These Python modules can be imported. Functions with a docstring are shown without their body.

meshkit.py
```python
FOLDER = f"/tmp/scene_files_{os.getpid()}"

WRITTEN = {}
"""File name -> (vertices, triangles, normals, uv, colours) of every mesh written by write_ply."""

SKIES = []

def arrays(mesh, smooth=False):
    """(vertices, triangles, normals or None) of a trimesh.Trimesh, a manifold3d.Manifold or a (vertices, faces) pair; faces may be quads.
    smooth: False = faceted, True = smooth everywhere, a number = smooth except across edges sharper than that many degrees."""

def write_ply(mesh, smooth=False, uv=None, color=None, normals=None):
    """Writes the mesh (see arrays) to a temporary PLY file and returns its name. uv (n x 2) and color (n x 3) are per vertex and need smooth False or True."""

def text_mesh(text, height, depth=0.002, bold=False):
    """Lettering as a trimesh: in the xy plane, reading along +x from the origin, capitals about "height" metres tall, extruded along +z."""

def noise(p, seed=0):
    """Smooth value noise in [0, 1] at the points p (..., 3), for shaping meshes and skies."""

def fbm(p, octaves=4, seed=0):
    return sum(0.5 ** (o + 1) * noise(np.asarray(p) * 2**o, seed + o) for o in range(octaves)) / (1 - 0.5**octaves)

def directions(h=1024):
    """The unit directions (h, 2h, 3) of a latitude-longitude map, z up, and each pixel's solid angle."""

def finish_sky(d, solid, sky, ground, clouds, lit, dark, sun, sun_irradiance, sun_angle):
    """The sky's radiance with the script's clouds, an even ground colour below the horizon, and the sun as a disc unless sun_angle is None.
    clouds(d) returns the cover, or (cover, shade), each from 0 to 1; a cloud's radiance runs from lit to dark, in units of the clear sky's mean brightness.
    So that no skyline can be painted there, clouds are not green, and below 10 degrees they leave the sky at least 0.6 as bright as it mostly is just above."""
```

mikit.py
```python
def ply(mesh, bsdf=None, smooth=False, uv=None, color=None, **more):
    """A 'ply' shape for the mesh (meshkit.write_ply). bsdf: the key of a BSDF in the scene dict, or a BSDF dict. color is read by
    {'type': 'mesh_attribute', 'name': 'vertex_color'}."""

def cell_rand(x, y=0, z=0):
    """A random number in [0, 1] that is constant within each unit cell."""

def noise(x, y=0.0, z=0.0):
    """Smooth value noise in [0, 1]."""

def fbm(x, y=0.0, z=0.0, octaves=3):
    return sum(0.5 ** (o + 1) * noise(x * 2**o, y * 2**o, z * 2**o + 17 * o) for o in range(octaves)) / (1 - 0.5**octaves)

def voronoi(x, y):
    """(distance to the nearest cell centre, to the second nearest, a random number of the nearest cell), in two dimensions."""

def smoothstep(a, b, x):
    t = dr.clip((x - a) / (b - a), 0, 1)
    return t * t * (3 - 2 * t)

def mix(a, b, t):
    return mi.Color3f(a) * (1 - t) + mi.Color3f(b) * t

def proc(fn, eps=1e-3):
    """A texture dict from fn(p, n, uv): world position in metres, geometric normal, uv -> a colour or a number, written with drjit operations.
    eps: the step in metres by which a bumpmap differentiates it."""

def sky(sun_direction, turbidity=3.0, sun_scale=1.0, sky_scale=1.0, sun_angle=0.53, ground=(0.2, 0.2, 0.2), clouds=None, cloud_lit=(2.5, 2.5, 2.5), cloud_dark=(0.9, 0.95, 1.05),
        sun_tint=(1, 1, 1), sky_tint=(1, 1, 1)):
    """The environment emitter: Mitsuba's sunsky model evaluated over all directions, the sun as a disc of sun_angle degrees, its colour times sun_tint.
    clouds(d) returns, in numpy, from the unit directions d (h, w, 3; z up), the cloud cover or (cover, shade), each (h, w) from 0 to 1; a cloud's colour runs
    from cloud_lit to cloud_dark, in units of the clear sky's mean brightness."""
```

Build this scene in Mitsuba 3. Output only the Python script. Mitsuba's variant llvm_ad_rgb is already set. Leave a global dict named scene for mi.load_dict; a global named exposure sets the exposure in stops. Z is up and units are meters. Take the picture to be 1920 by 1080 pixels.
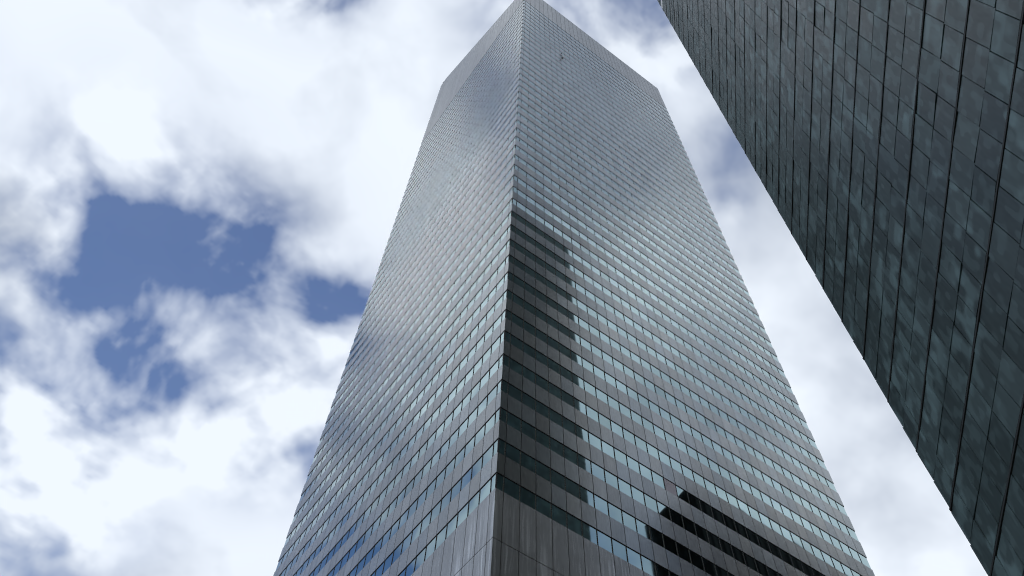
import math, random
import numpy as np
import trimesh
import drjit as dr
import mitsuba as mi
import mikit, meshkit
from mikit import noise, fbm, cell_rand, smoothstep, mix

random.seed(7)
RNG = np.random.default_rng(7)
scene, labels = {}, {}
T = mi.ScalarTransform4f

# ------------------------------------------------------------------ camera
# x runs east along the street, y runs north; the near corner of the tower stands at x = y = 0
CAM = np.array([-23.277, -35.818, 1.6])
FWD = np.array([0.27081927, 0.40616253, 0.87274791])
RIGHT = np.array([0.80811172, -0.58857413, 0.02315048])
UP = np.cross(RIGHT, FWD)
FOV = 62.05324
scene['camera'] = {'type': 'perspective', 'fov': FOV, 'fov_axis': 'x', 'near_clip': 0.1, 'far_clip': 9000.0,
                   'to_world': T().look_at(origin=CAM.tolist(), target=(CAM + FWD * 10).tolist(), up=UP.tolist())}
exposure = 2.2

# ------------------------------------------------------------------ sky: broken cloud, the sun behind it in the south-west
def unit(az, el):
    a, e = math.radians(az), math.radians(el)
    return np.array([math.cos(e) * math.cos(a), math.cos(e) * math.sin(a), math.sin(e)])

GAPS = [  # openings in the cloud: azimuth, elevation, radius in degrees, how open
    (82, 52, 6.0, .82), (80, 56, 2.5, .9), (78.5, 53.5, 2.8, 1.0), (97, 51.5, 8.0, .70), (104, 44, 6.0, .6), (98, 40, 8.0, .6), (112, 40, 8.5, .95), (119, 44, 7, .8),
    (31, 79, 5.5, .95), (25, 74.5, 2.6, .75), (22, 66.5, 3, .25), (24, 64, 2.0, .3), (121, 75, 4.5, 1.1), (112, 73, 3.0, .5),
    (-60, 35, 12.0, .5), (160, 40, 14.0, .7), (-120, 62, 10.0, .4), (60, 25, 12.0, .4)]
TONES = [  # thin bright and thick grey stretches of the cloud
    (-46, 56, 7, -.7), (-33, 62, 5, -.75), (-36, 55, 4, .3), (115, 57, 6, -1.2), (110, 57, 5, -.8), (111, 68, 3, -.4), (-29, 72, 4, -.35), (112, 50, 4, .45), (112, 63.5, 3, .5), (118, 70, 3.5, .4), (92, 69, 12, -.35), (20, 70.5, 3, -.3), (74, 45, 7, -.5), (-50, 74, 5.5, .7), (-38, 69.5, 4.5, .65), (-70, 62, 28, .3), (-40, 44, 8, .35), (117, 45, 7, .75), (118, 62, 15, .2), (104, 60, 4, .2)]

def smooth(a, b, x):
    t = np.clip((x - a) / (b - a), 0, 1)
    return t * t * (3 - 2 * t)

def clouds(d):
    p = np.stack([d[..., 0] / (d[..., 2] + .35), d[..., 1] / (d[..., 2] + .35), 0 * d[..., 2]], -1)
    warp = np.stack([meshkit.fbm(p * 6 + 11, 4, 3) - .5, meshkit.fbm(p * 6 + 31, 4, 5) - .5, 0 * p[..., 0]], -1)
    q = p + warp * .07
    big, small, wisp = meshkit.fbm(q * 3.2, 4, 21), meshkit.fbm(q * 10, 6, 9), meshkit.fbm(q * 24 + 5, 5, 13)
    dw = d + np.stack([warp[..., 0], warp[..., 1], warp[..., 0] * .3], -1) * .11
    dw /= np.linalg.norm(dw, axis=-1, keepdims=True)
    away = lambda az, el, v=dw: np.degrees(np.arccos(np.clip(v @ unit(az, el), -1, 1)))
    open_ = np.zeros(d.shape[:2])
    for az, el, r, s in GAPS:
        open_ = np.maximum(open_, s * np.exp(-(away(az, el) / r) ** 2 * .8))
    open_ = open_ * .86 + (small - .5) * 2.6 * smooth(.03, .45, open_) + (wisp - .5) * 1.5 * smooth(.06, .4, open_)
    cover = 1 - np.clip(open_, 0, .94)
    shade = .20 + (big - .5) * 1.5 + (small - .5) * 1.0 + (wisp - .5) * .35
    for az, el, r, s in TONES:
        shade = shade + s * np.exp(-(away(az, el) / r) ** 2 * .8)
    return cover, np.clip(shade, 0, 1)

scene['sky'] = mikit.sky([-0.60, -0.70, 0.62], turbidity=3.0, sun_scale=0.10, sun_angle=14, clouds=clouds,
                         cloud_lit=(2.38, 2.56, 2.80), cloud_dark=(.95, 1.10, 1.38), ground=(.12, .12, .12), sky_tint=(.92, .94, 1.12))

# ------------------------------------------------------------------ materials
Z0 = 50.03                                  # height of the head of the lowest window row above the street
FLOOR, SILL, MOD, OFF = 3.96, 1.726, 1.4692, 0.7237
W = 49.22
TOPROW = 46

def metal_colour(p, n, uv):
    u = p.x + p.y
    col, row = dr.floor((u - OFF) / MOD), dr.floor((p.z - Z0) / FLOOR)
    r = cell_rand(col, row, dr.select(dr.abs(n.x) > .5, 1, 2))
    r2 = cell_rand(col, row, dr.select(dr.abs(n.x) > .5, 5, 6))
    grain = noise(u * 14, p.z * 1.6) * .05 + fbm(u * 1.7, p.z * .9, 3.3) * .07
    v = .32 + (r - .5) * .08 + grain - .06
    return mi.Color3f(v * (.955 + .07 * (r2 - .5)), v * 1.0, v * (.985 - .07 * (r2 - .5)))

def base_colour(p, n, uv):
    u = p.x + p.y
    wob = u + .12 * noise(p.z * .8, u * 2)
    streak = smoothstep(.5, .85, noise(wob * 6.5, p.z * .22, 4.0)) * smoothstep(.3, .7, noise(u * .9, p.z * .5, 9.0)) + .5 * smoothstep(.55, .8, fbm(wob * 13, p.z * .6, 2.0))
    col = dr.floor((u - OFF) / MOD)
    v = .32 + (cell_rand(col, 3, 7) - .5) * .05 + streak * .17 + (fbm(u * 3, p.z * 1.2) - .5) * .07
    return mi.Color3f(v * .97, v, v)

def crown_colour(p, n, uv):
    u = p.x + p.y
    col = dr.floor((u - OFF) / MOD)
    v = .345 + (cell_rand(col, 8, 2) - .5) * .05 + (fbm(u * 4, p.z * .25) - .5) * .08
    return mi.Color3f(v * .97, v, v * .99)

def glass_colour(p, n, uv):
    u = p.x + p.y
    col, row = dr.floor((u - OFF) / MOD), dr.floor((p.z - Z0 + SILL) / FLOOR)
    side = dr.select(dr.abs(n.x) > .5, 1, 2)
    a = cell_rand(col, row, side)
    v = .93 + .13 * a - .16 * smoothstep(.93, .95, cell_rand(col, row, side + 4))
    return mi.Color3f(.37 * v, .505 * v, .505 * v + .012 * (a - .5))

def green(v0):
    def green_colour(p, n, uv):
        t = p.x * .695 + p.y * .719
        reflection_mottle = smoothstep(.48, .8, noise(t * 1.7, p.z * 1.1, 2.0)) * smoothstep(.3, .65, noise(t * .4, p.z * .3, 6.0))  # rippled reflections in the panes, painted into the panel colour
        v = v0 - .02 + .075 * reflection_mottle + .03 * smoothstep(.5, .75, noise(t * 3.4, p.z * 1.9, 8.0)) + .012 * noise(t * 9, p.z * 2, 1.0)
        return mi.Color3f(v * .66, v * 1.0, v * 1.04)
    return green_colour

def black_colour(p, n, uv):
    v = .014 + .012 * noise(p.y * .8, p.z * .4)
    return mi.Color3f(v, v * .98, v)

def asphalt_colour(p, n, uv):
    v = .05 + .02 * fbm(p.x * 2, p.y * 2)
    return mi.Color3f(v)

def paving_colour(p, n, uv):
    v = .28 + .06 * fbm(p.x * 3, p.y * 3) + .03 * cell_rand(dr.floor(p.x / 1.2), dr.floor(p.y / 1.2))
    return mi.Color3f(v, v * .98, v * .95)

def principled(col, rough, metallic=0.0, spec=.5):
    c = mikit.proc(col) if callable(col) else {'type': 'rgb', 'value': list(col)}
    return {'type': 'twosided', 'bsdf': {'type': 'principled', 'base_color': c, 'roughness': rough, 'metallic': metallic, 'specular': spec}}

scene['m_metal'] = principled(metal_colour, .25, .95)
scene['m_base'] = principled(base_colour, .34, .9)
scene['m_crown'] = principled(crown_colour, .32, .9)
scene['m_trim'] = principled((.016, .018, .02), .6, 0, .2)  # dark frames, and the painted shade line at the window heads
scene['m_core'] = principled((.012, .012, .013), .9)
scene['m_glass'] = principled(glass_colour, .03, 1.0)
scene['m_blind'] = principled((.30, .28, .31), .4, .4)
for i_, v_ in enumerate((.066, .080, .096)):
    scene[f'm_green_{i_}'] = principled(green(v_), (.36, .40, .44)[i_], 0, .25)
scene['m_green_dark'] = principled((.016, .02, .021), .7)
scene['m_sky_glint'] = principled((.8, .82, .82), .35)  # near-white colour painting the sky glint on a few panes
scene['m_black'] = principled(black_colour, .7, 0, .1)
scene['m_black_glass'] = principled((.02, .022, .026), .08, 0, .5)
scene['m_asphalt'] = principled(asphalt_colour, .9)
scene['m_paving'] = principled(paving_colour, .85)
scene['m_dark'] = principled((.02, .021, .024), .6)

# ------------------------------------------------------------------ helpers
USED = {}
def key_of(name):
    n = USED.get(name, 0)
    USED[name] = n + 1
    return name if n == 0 else f'{name}_{n:03d}'

def put(name, mesh, mat, smooth=False, **lab):
    k = key_of(name)
    scene[k] = mikit.ply(mesh, mat, smooth=smooth)
    if lab:
        labels[k] = lab
    return k

def thing(name, **lab):
    k = key_of(name)
    labels[k] = lab
    return k

BOXF = np.array([[0, 2, 6, 4], [1, 5, 7, 3], [0, 4, 5, 1], [2, 3, 7, 6], [0, 1, 3, 2], [4, 6, 7, 5]])
def box(lo, hi):
    v = np.array([[(lo, hi)[a][0], (lo, hi)[b][1], (lo, hi)[c][2]] for a in (0, 1) for b in (0, 1) for c in (0, 1)], float)
    f = np.vstack([BOXF[:, [0, 1, 2]], BOXF[:, [0, 2, 3]]])[:, ::-1]
    m = trimesh.Trimesh(v, f, process=False)
    return m

def join(ms):
    return trimesh.util.concatenate(ms)

def project(P):
    c = np.atleast_2d(P) - CAM
    z = c @ FWD
    f = 512 / math.tan(math.radians(FOV / 2))
    return np.stack([512 + f * (c @ RIGHT) / z, 288 - f * (c @ UP) / z], 1), z

def seen_area(P):
    xy, z = project(P)
    if (z <= 0).any() or xy[:, 0].max() < 0 or xy[:, 0].min() > 1024 or xy[:, 1].max() < 0 or xy[:, 1].min() > 576:
        return 0.0
    x, y = np.clip(xy[:, 0], 0, 1024), np.clip(xy[:, 1], 0, 576)
    return abs(np.dot(x, np.roll(y, 1)) - np.dot(y, np.roll(x, 1))) / 2

def wall(face, u, v, dep):
    """A point of the tower's cladding: along the face, up, and inward from its front."""
    u, v, dep = np.broadcast_arrays(np.asarray(u, float), v, dep)
    return np.stack([u, dep, v + Z0] if face == 's' else [dep, u, v + Z0], -1)

def slab(face, u0, u1, v0, v1, d0, d1):
    a, b = wall(face, u0, v0, d0), wall(face, u1, v1, d1)
    return box(np.minimum(a, b), np.maximum(a, b))

def front(face, u0, u1, v0, v1):
    return wall(face, [u0, u1, u1, u0], [v0, v0, v1, v1], 0)

G = np.linspace(0, 1, 5)
def pane_mesh(face, u0, u1, v0, v1, depth):
    """A pane that bellies and leans by a millimetre, as real panes do."""
    gu, gv = np.meshgrid(G, G, indexing='ij')
    sag = random.uniform(-.0004, .0022) * (u1 - u0) / MOD
    tu, tv = random.gauss(0, .0009), random.gauss(0, .0009)
    d = depth - sag * (1 - (2 * gu - 1) ** 2) * (1 - .6 * (2 * gv - 1) ** 2) + tu * (gu - .5) * 1.4 + tv * (gv - .5) * 1.7
    P = wall(face, u0 + gu * (u1 - u0), v0 + gv * (v1 - v0), d).reshape(-1, 3)
    i, j = np.meshgrid(np.arange(4), np.arange(4), indexing='ij')
    q = np.stack([i * 5 + j, (i + 1) * 5 + j, (i + 1) * 5 + j + 1, i * 5 + j + 1], -1).reshape(-1, 4)
    if face == 'w':
        q = q[:, ::-1]
    return trimesh.Trimesh(P, np.vstack([q[:, [0, 1, 2]], q[:, [0, 2, 3]]]), process=False)

def parts(items, name, mat, limit=300, smooth=False, stuff_name=None):
    """items: (screen area, mesh). The largest as parts of their own, the rest as one part."""
    items.sort(key=lambda t: -t[0])
    for a, m in items[:limit]:
        put(name, m, mat, smooth)
    if items[limit:]:
        put(stuff_name or name + '_field', join([m for _, m in items[limit:]]), mat, smooth, kind='stuff')

# ------------------------------------------------------------------ ground, streets
put('ground', box((-2500, -2500, -.6), (2500, 2500, -.02)), 'm_asphalt', kind='structure')
put('road', box((-300, -24.0, -.018), (300, -8.0, -.008)), 'm_asphalt', kind='structure')
put('avenue', box((-60, -300, -.018), (-36, -24.3, -.008)), 'm_asphalt', kind='structure')
put('pavement', box((-33, -8, -.02), (120, 75, .13)), 'm_paving', kind='structure')
put('pavement', box((-33, -160, -.02), (120, -24, .13)), 'm_paving', kind='structure')

# ------------------------------------------------------------------ the aluminium tower
tw = thing('office_tower', label='tall silver office tower with rows of ribbon windows and a sloped crown', category='skyscraper')
PROFILE = [(0, -15.5), (W, -15.5), (W, 241.3), (45.6, 241.3), (4.6, 202.0), (0, 202.0)]
DEEP = .16
def crown_top(y):
    return float(np.interp(y, [0, 4.6, 45.6, W], [202.0, 202.0, 241.3, 241.3]))

def prism_x(poly, x0, x1):
    n = len(poly)
    v = np.array([[x, y, z + Z0] for x in (x0, x1) for y, z in poly])
    import mapbox_earcut as _e
    tri = _e.triangulate_float64(np.array(poly, float), np.array([n], np.uint32)).reshape(-1, 3)
    f = [*tri[:, ::-1], *(tri + n)]
    for i in range(n):
        j = (i + 1) % n
        f += [[i, j, j + n], [i, j + n, i + n]]
    m = trimesh.Trimesh(v, np.array(f), process=False)
    m.fix_normals()
    return m

try:
    core = prism_x([(DEEP + .004, -15.4), (W - DEEP, -15.4), (W - DEEP, 240.7), (45.8, 240.7), (4.8, 201.3), (DEEP + .004, 201.3)], DEEP + .004, W - DEEP)
except ImportError:
    core = None
put(tw + '__core_wall', core, 'm_core')
put(tw + '__rear_wall', box((.2, W - .1, Z0 - 15.4), (W - .2, W, Z0 + 241.2)), 'm_crown')
put(tw + '__side_wall', prism_x([(.2, -15.4), (W - .2, -15.4), (W - .2, 241.2), (45.6, 241.2), (4.6, 201.9), (.2, 201.9)], W - .1, W), 'm_crown')
rs = np.array([[.2, 4.7, 201.6], [W - .2, 4.7, 201.6], [W - .2, 45.7, 240.95], [.2, 45.7, 240.95]]) + [0, 0, Z0]
put(tw + '__roof', trimesh.Trimesh(rs, [[0, 1, 2], [0, 2, 3]], process=False), 'm_crown')

EDGES = [0.0] + [OFF + k * MOD for k in range(33)] + [W]
JOINT = .03
panes, spandrels, bases, frames_and_shade, blinds, crowns = [], [], [], [], [], []
for face in 's', 'w':
    for c in range(len(EDGES) - 1):
        u0, u1 = EDGES[c], EDGES[c + 1]
        a = u0 + JOINT if c else (0.0 if face == 's' else DEEP + .003)
        b = u1 - JOINT if c < len(EDGES) - 2 else u1 - .002
        for k in range(TOPROW + 1):
            v1, v0 = k * FLOOR, k * FLOOR - SILL
            glass = (u0 + .04 if c else .13, u1 - .04)
            if face == 's' and (c, k) == (13, 3):
                blinds.append((1, slab(face, glass[0], glass[1], v0 + .01, v1 - .09, .04, .09)))
            else:
                panes.append((seen_area(front(face, u0, u1, v0, v1)), pane_mesh(face, glass[0], glass[1], v0 + .005, v1 - .05, .06)))
            # mullion at the right of the pane and a dark strip painting the shade at its head
            if c < len(EDGES) - 2:
                frames_and_shade.append(slab(face, u1 - .045, u1 + .045, v0 + .004, v1 - .056, .028, .158))
            frames_and_shade.append(slab(face, u0 + (.002 if c or face == 's' else .165), u1 - .002, v1 - .054, v1 - .004, .02, .158))
            if k < TOPROW:
                spandrels.append((seen_area(front(face, u0, u1, v1, v1 + FLOOR - SILL)), slab(face, a, b, v1, v1 + FLOOR - SILL, 0, DEEP)))
        # the tall blank panels under the windows
        for z1, z0 in ((-SILL, -6.53), (-6.59, -11.2), (-11.23, -15.5)):
            bases.append((seen_area(front(face, u0, u1, z0, z1)), slab(face, a, b, z0, z1, 0, DEEP)))
        v0 = TOPROW * FLOOR
        if face == 's':
            crowns.append((1, slab(face, a + .006 * (c > 0), b - .006, v0, 201.9, 0, DEEP)))
        else:
            a, b = a + .006 * (c > 0), b - .006
            cuts = [a] + [y for y in (4.6, 45.6) if a < y < b] + [b]
            poly = [(a, v0), (b, v0)] + [(y, crown_top(y) - .1) for y in cuts[::-1]]
            crowns.append((1, prism_x(poly, 0, DEEP)))
frames_and_shade.append(box((.03, .03, Z0 - SILL), (.128, .128, Z0 + TOPROW * FLOOR)))
parts(panes, tw + '__window_pane', 'm_glass', 300, True)
parts(spandrels, tw + '__spandrel_panel', 'm_metal')
parts(bases, tw + '__base_panel', 'm_base')
parts(crowns, tw + '__crown_panel', 'm_crown')
put(tw + '__blind_panel', blinds[0][1], 'm_blind', label='dull mauve-grey blank panel in place of a pane')
put(tw + '__window_frame_and_head_shade', join(frames_and_shade), 'm_trim', kind='stuff')
# coping along the open edges of the crown
put(tw + '__coping', box((-.02, -.02, Z0 + 201.903), (W, .3, Z0 + 202.05)), 'm_crown')
put(tw + '__coping', prism_x([(.302, 201.905), (4.6, 201.905), (45.6, 241.205), (W, 241.205), (W, 241.4), (45.55, 241.4), (4.55, 202.1), (.302, 202.1)], -.02, .3), 'm_crown')
put(tw + '__roof_fitting', join([box((.1, 47.9, Z0 + 241.4), (.5, 48.3, Z0 + 242.6)), box((.02, 47.8, Z0 + 242.6), (.6, 48.4, Z0 + 243.0))]), 'm_dark')
# what carries it below the frame
for x0, y0 in ((W / 2 - 3.6, .3), (W / 2 - 3.6, W - 7.5), (.3, W / 2 - 3.6), (W - 7.5, W / 2 - 3.6)):
    put(tw + '__pillar', box((x0, y0, .1), (x0 + 7.2, y0 + 7.2, Z0 - 15.5)), 'm_base')
put(tw + '__stair_core', box((W / 2 - 9, W / 2 - 9, .1), (W / 2 + 9, W / 2 + 9, Z0 - 15.5)), 'm_base')

# a small dark fitting on its cable, high on the front
fx, fz = 11.17, Z0 + 147.3
fit = thing('hanging_fitting', label='tiny dark fitting hanging on a cable high on the silver tower', category='fitting')
cyl = lambda r, p, q_: trimesh.creation.cylinder(r, segment=[p, q_], sections=10)
put(fit + '__cradle', join([trimesh.creation.icosphere(2, .32).apply_scale([.7, .6, .9]).apply_translation([fx, -.36, fz]), box((fx - .22, -.55, fz - .42), (fx + .22, -.16, fz - .34))]), 'm_dark')
put(fit + '__cable', join([cyl(.012, (fx, -.3, fz + .3), (fx, -.3, fz + 4.4)), trimesh.creation.icosphere(2, .11).apply_translation([fx, -.24, fz + 2.3]), trimesh.creation.icosphere(2, .14).apply_translation([fx, -.24, fz + 4.4])]), 'm_dark')

# ------------------------------------------------------------------ the dark green tower south of the street
AZ = math.radians(46)
TD = np.array([math.cos(AZ), math.sin(AZ), 0]); ND = np.array([-TD[1], TD[0], 0])      # along its angled face, and out of it
E0 = CAM + np.array([math.cos(math.radians(17.51)), math.sin(math.radians(17.51)), 0]) * 33.0
ZE = 1.6 + 113.2 * 33 / 36
LEAN = -1.76 / 62.2
def edge(z):        # the slightly leaning edge between the angled and the north face
    s = (z - ZE) * LEAN
    return np.array([E0[0] + TD[0] * s, E0[1] + TD[1] * s, z])
HT = 1.6 + 172.0
def ne(z):          # the north-east edge
    y = edge(z)[1]
    return np.array([CAM[0] + (-CAM[1] - y) * .900, y, z])
gt = thing('dark_tower', label='dark green tower with closely lined facade leaning in at the upper right', category='skyscraper')
def ring(z, inset=0):
    e, n = edge(z), ne(z)
    sw = e - TD * 44
    r = np.array([e, sw, [sw[0], -95, z], [n[0], -95, z], n])
    c = r.mean(0)
    if inset:
        e2 = np.array([e[0] + inset * .4, e[1] - inset, z]); 
        sw2 = sw - ND * inset
        r = np.array([e2 - ND * inset * .6, sw2, [sw[0] + inset, -95 + inset, z], [n[0] - inset, -95 + inset, z], [n[0] - inset, n[1] - inset, z]])
    return r
def loft(z0, z1, inset=0):
    a, b = ring(z0, inset), ring(z1, inset)
    n = len(a)
    v = np.vstack([a, b])
    f = [[0, i, i + 1] for i in range(1, n - 1)] + [[n, n + i + 1, n + i] for i in range(1, n - 1)]
    for i in range(n):
        j = (i + 1) % n
        f += [[i, j, j + n], [i, j + n, i + n]]
    m = trimesh.Trimesh(v, f, process=False)
    m.fix_normals()
    return m
put(gt + '__core_wall', loft(.1, HT - .3, .25), 'm_green_dark')
GF = 4.05
def plate(P0, along, upv, out, w, h, thick, tilt=(0, 0)):
    """A thin panel: P0 lower corner of the back face."""
    v = []
    for k in (0, 1):
        for j in (0, 1):
            for i in (0, 1):
                v.append(P0 + along * w * i + upv * h * j + out * (thick * k + (tilt[0] * (i - .5) * w + tilt[1] * (j - .5) * h) * k))
    v = np.array(v)
    f = [[0, 2, 3], [0, 3, 1], [4, 5, 7], [4, 7, 6], [0, 1, 5], [0, 5, 4], [2, 6, 7], [2, 7, 3], [0, 4, 6], [0, 6, 2], [1, 3, 7], [1, 7, 5]]
    return trimesh.Trimesh(v, f, process=False)
gp, ledges, glint_panels = [], [], []
nfl = int(HT / GF)
zt = HT - nfl * GF
UPV = np.array([0, 0, 1.0])
GPH = 10 * .0
for k in range(nfl):
    z = zt + k * GF
    for half in (0, 1):
        zz = z + half * GF / 2 + (.20 if half == 0 else .04)
        h = GF / 2 - (.23 if half == 0 else .09)
        e = edge(zz + h / 2); e[2] = zz
        s = 0.03
        for i in range(29):
            P = e - TD * (s + 1.5) - ND * .22
            tilt = (random.gauss(0, .012), random.gauss(0, .012))
            m = plate(P, TD, UPV, ND, 1.46, h, .2, tilt)
            A = seen_area(m.vertices[[4, 5, 7, 6]])
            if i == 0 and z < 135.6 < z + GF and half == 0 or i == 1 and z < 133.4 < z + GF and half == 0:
                glint_panels.append(m)  # panes whose bright sky reflection is painted as white
            else:
                gp.append((A, m))
            s += 1.5
        # the north face, seen only as a reflection
        a, b = edge(zz), ne(zz)
        L = b[0] - a[0]
        n_ = int(L / 1.5)
        for i in range(n_):
            gp.append((0, plate(a + np.array([i * L / n_ + .02, -.2, 0]), np.array([1.0, 0, 0]), UPV, np.array([0, 1.0, 0]), L / n_ - .05, h, .19, (random.gauss(0, .006), random.gauss(0, .006)))))
    # projecting ledge at each floor
    e = edge(z)
    ledges.append(plate(e - TD * 44 - ND * .25, TD, UPV, ND, 44, .10, .27))
    a, b = edge(z), ne(z)
    ledges.append(plate(a + np.array([0, -.25, 0]), np.array([1.0, 0, 0]), UPV, np.array([0, 1.0, 0]), b[0] - a[0], .10, .27))
gp.sort(key=lambda t_: -t_[0])
sorts = np.random.default_rng(5).choice(3, len(gp), p=[.45, .35, .2])
for (a_, m), i_ in zip(gp[:300], sorts):
    put(gt + '__facade_panel', m, f'm_green_{i_}')
for i_ in range(3):
    put(gt + '__facade_panel_field', join([m for (a_, m), j_ in zip(gp[300:], sorts[300:]) if j_ == i_]), f'm_green_{i_}', kind='stuff')
put(gt + '__ledge', join(ledges), 'm_green_dark', kind='stuff')
for m in glint_panels:
    put(gt + '__sky_glint_panel', m, 'm_sky_glint', label='facade panel near the top edge with a sky glint painted white')

# ------------------------------------------------------------------ the black tower further east, seen mirrored in the lowest windows
bt = thing('black_tower', label='black slab tower mirrored in the silver tower\'s lowest windows at right', category='skyscraper')
HB = 112.0
bx = CAM[0] + .733 * HB
by, bn = -CAM[1] - .687 * HB, -CAM[1] - .573 * HB
put(bt + '__wall', box((bx, by, .1), (bx + 40, bn, 1.6 + HB)), 'm_black')
fins, bp = [], []
y = by + .6
while y < bn - .6:
    fins.append(box((bx - .35, y, .2), (bx - .002, y + .25, 1.6 + HB - .6)))
    y += 1.6
x = bx + 1.2
while x < bx + 39.5:
    fins.append(box((x, bn + .002, .2), (x + .3, bn + .4, 1.6 + HB - .6)))
    x += 2.4
put(bt + '__fin', join(fins), 'm_black', kind='stuff')
rows = []
for k in range(int(HB / 3.8)):
    rows.append(box((bx - .06, by + .5, 1.2 + k * 3.8), (bx - .003, bn - .4, 3.0 + k * 3.8)))
put(bt + '__window_band', join(rows), 'm_black_glass', kind='stuff')
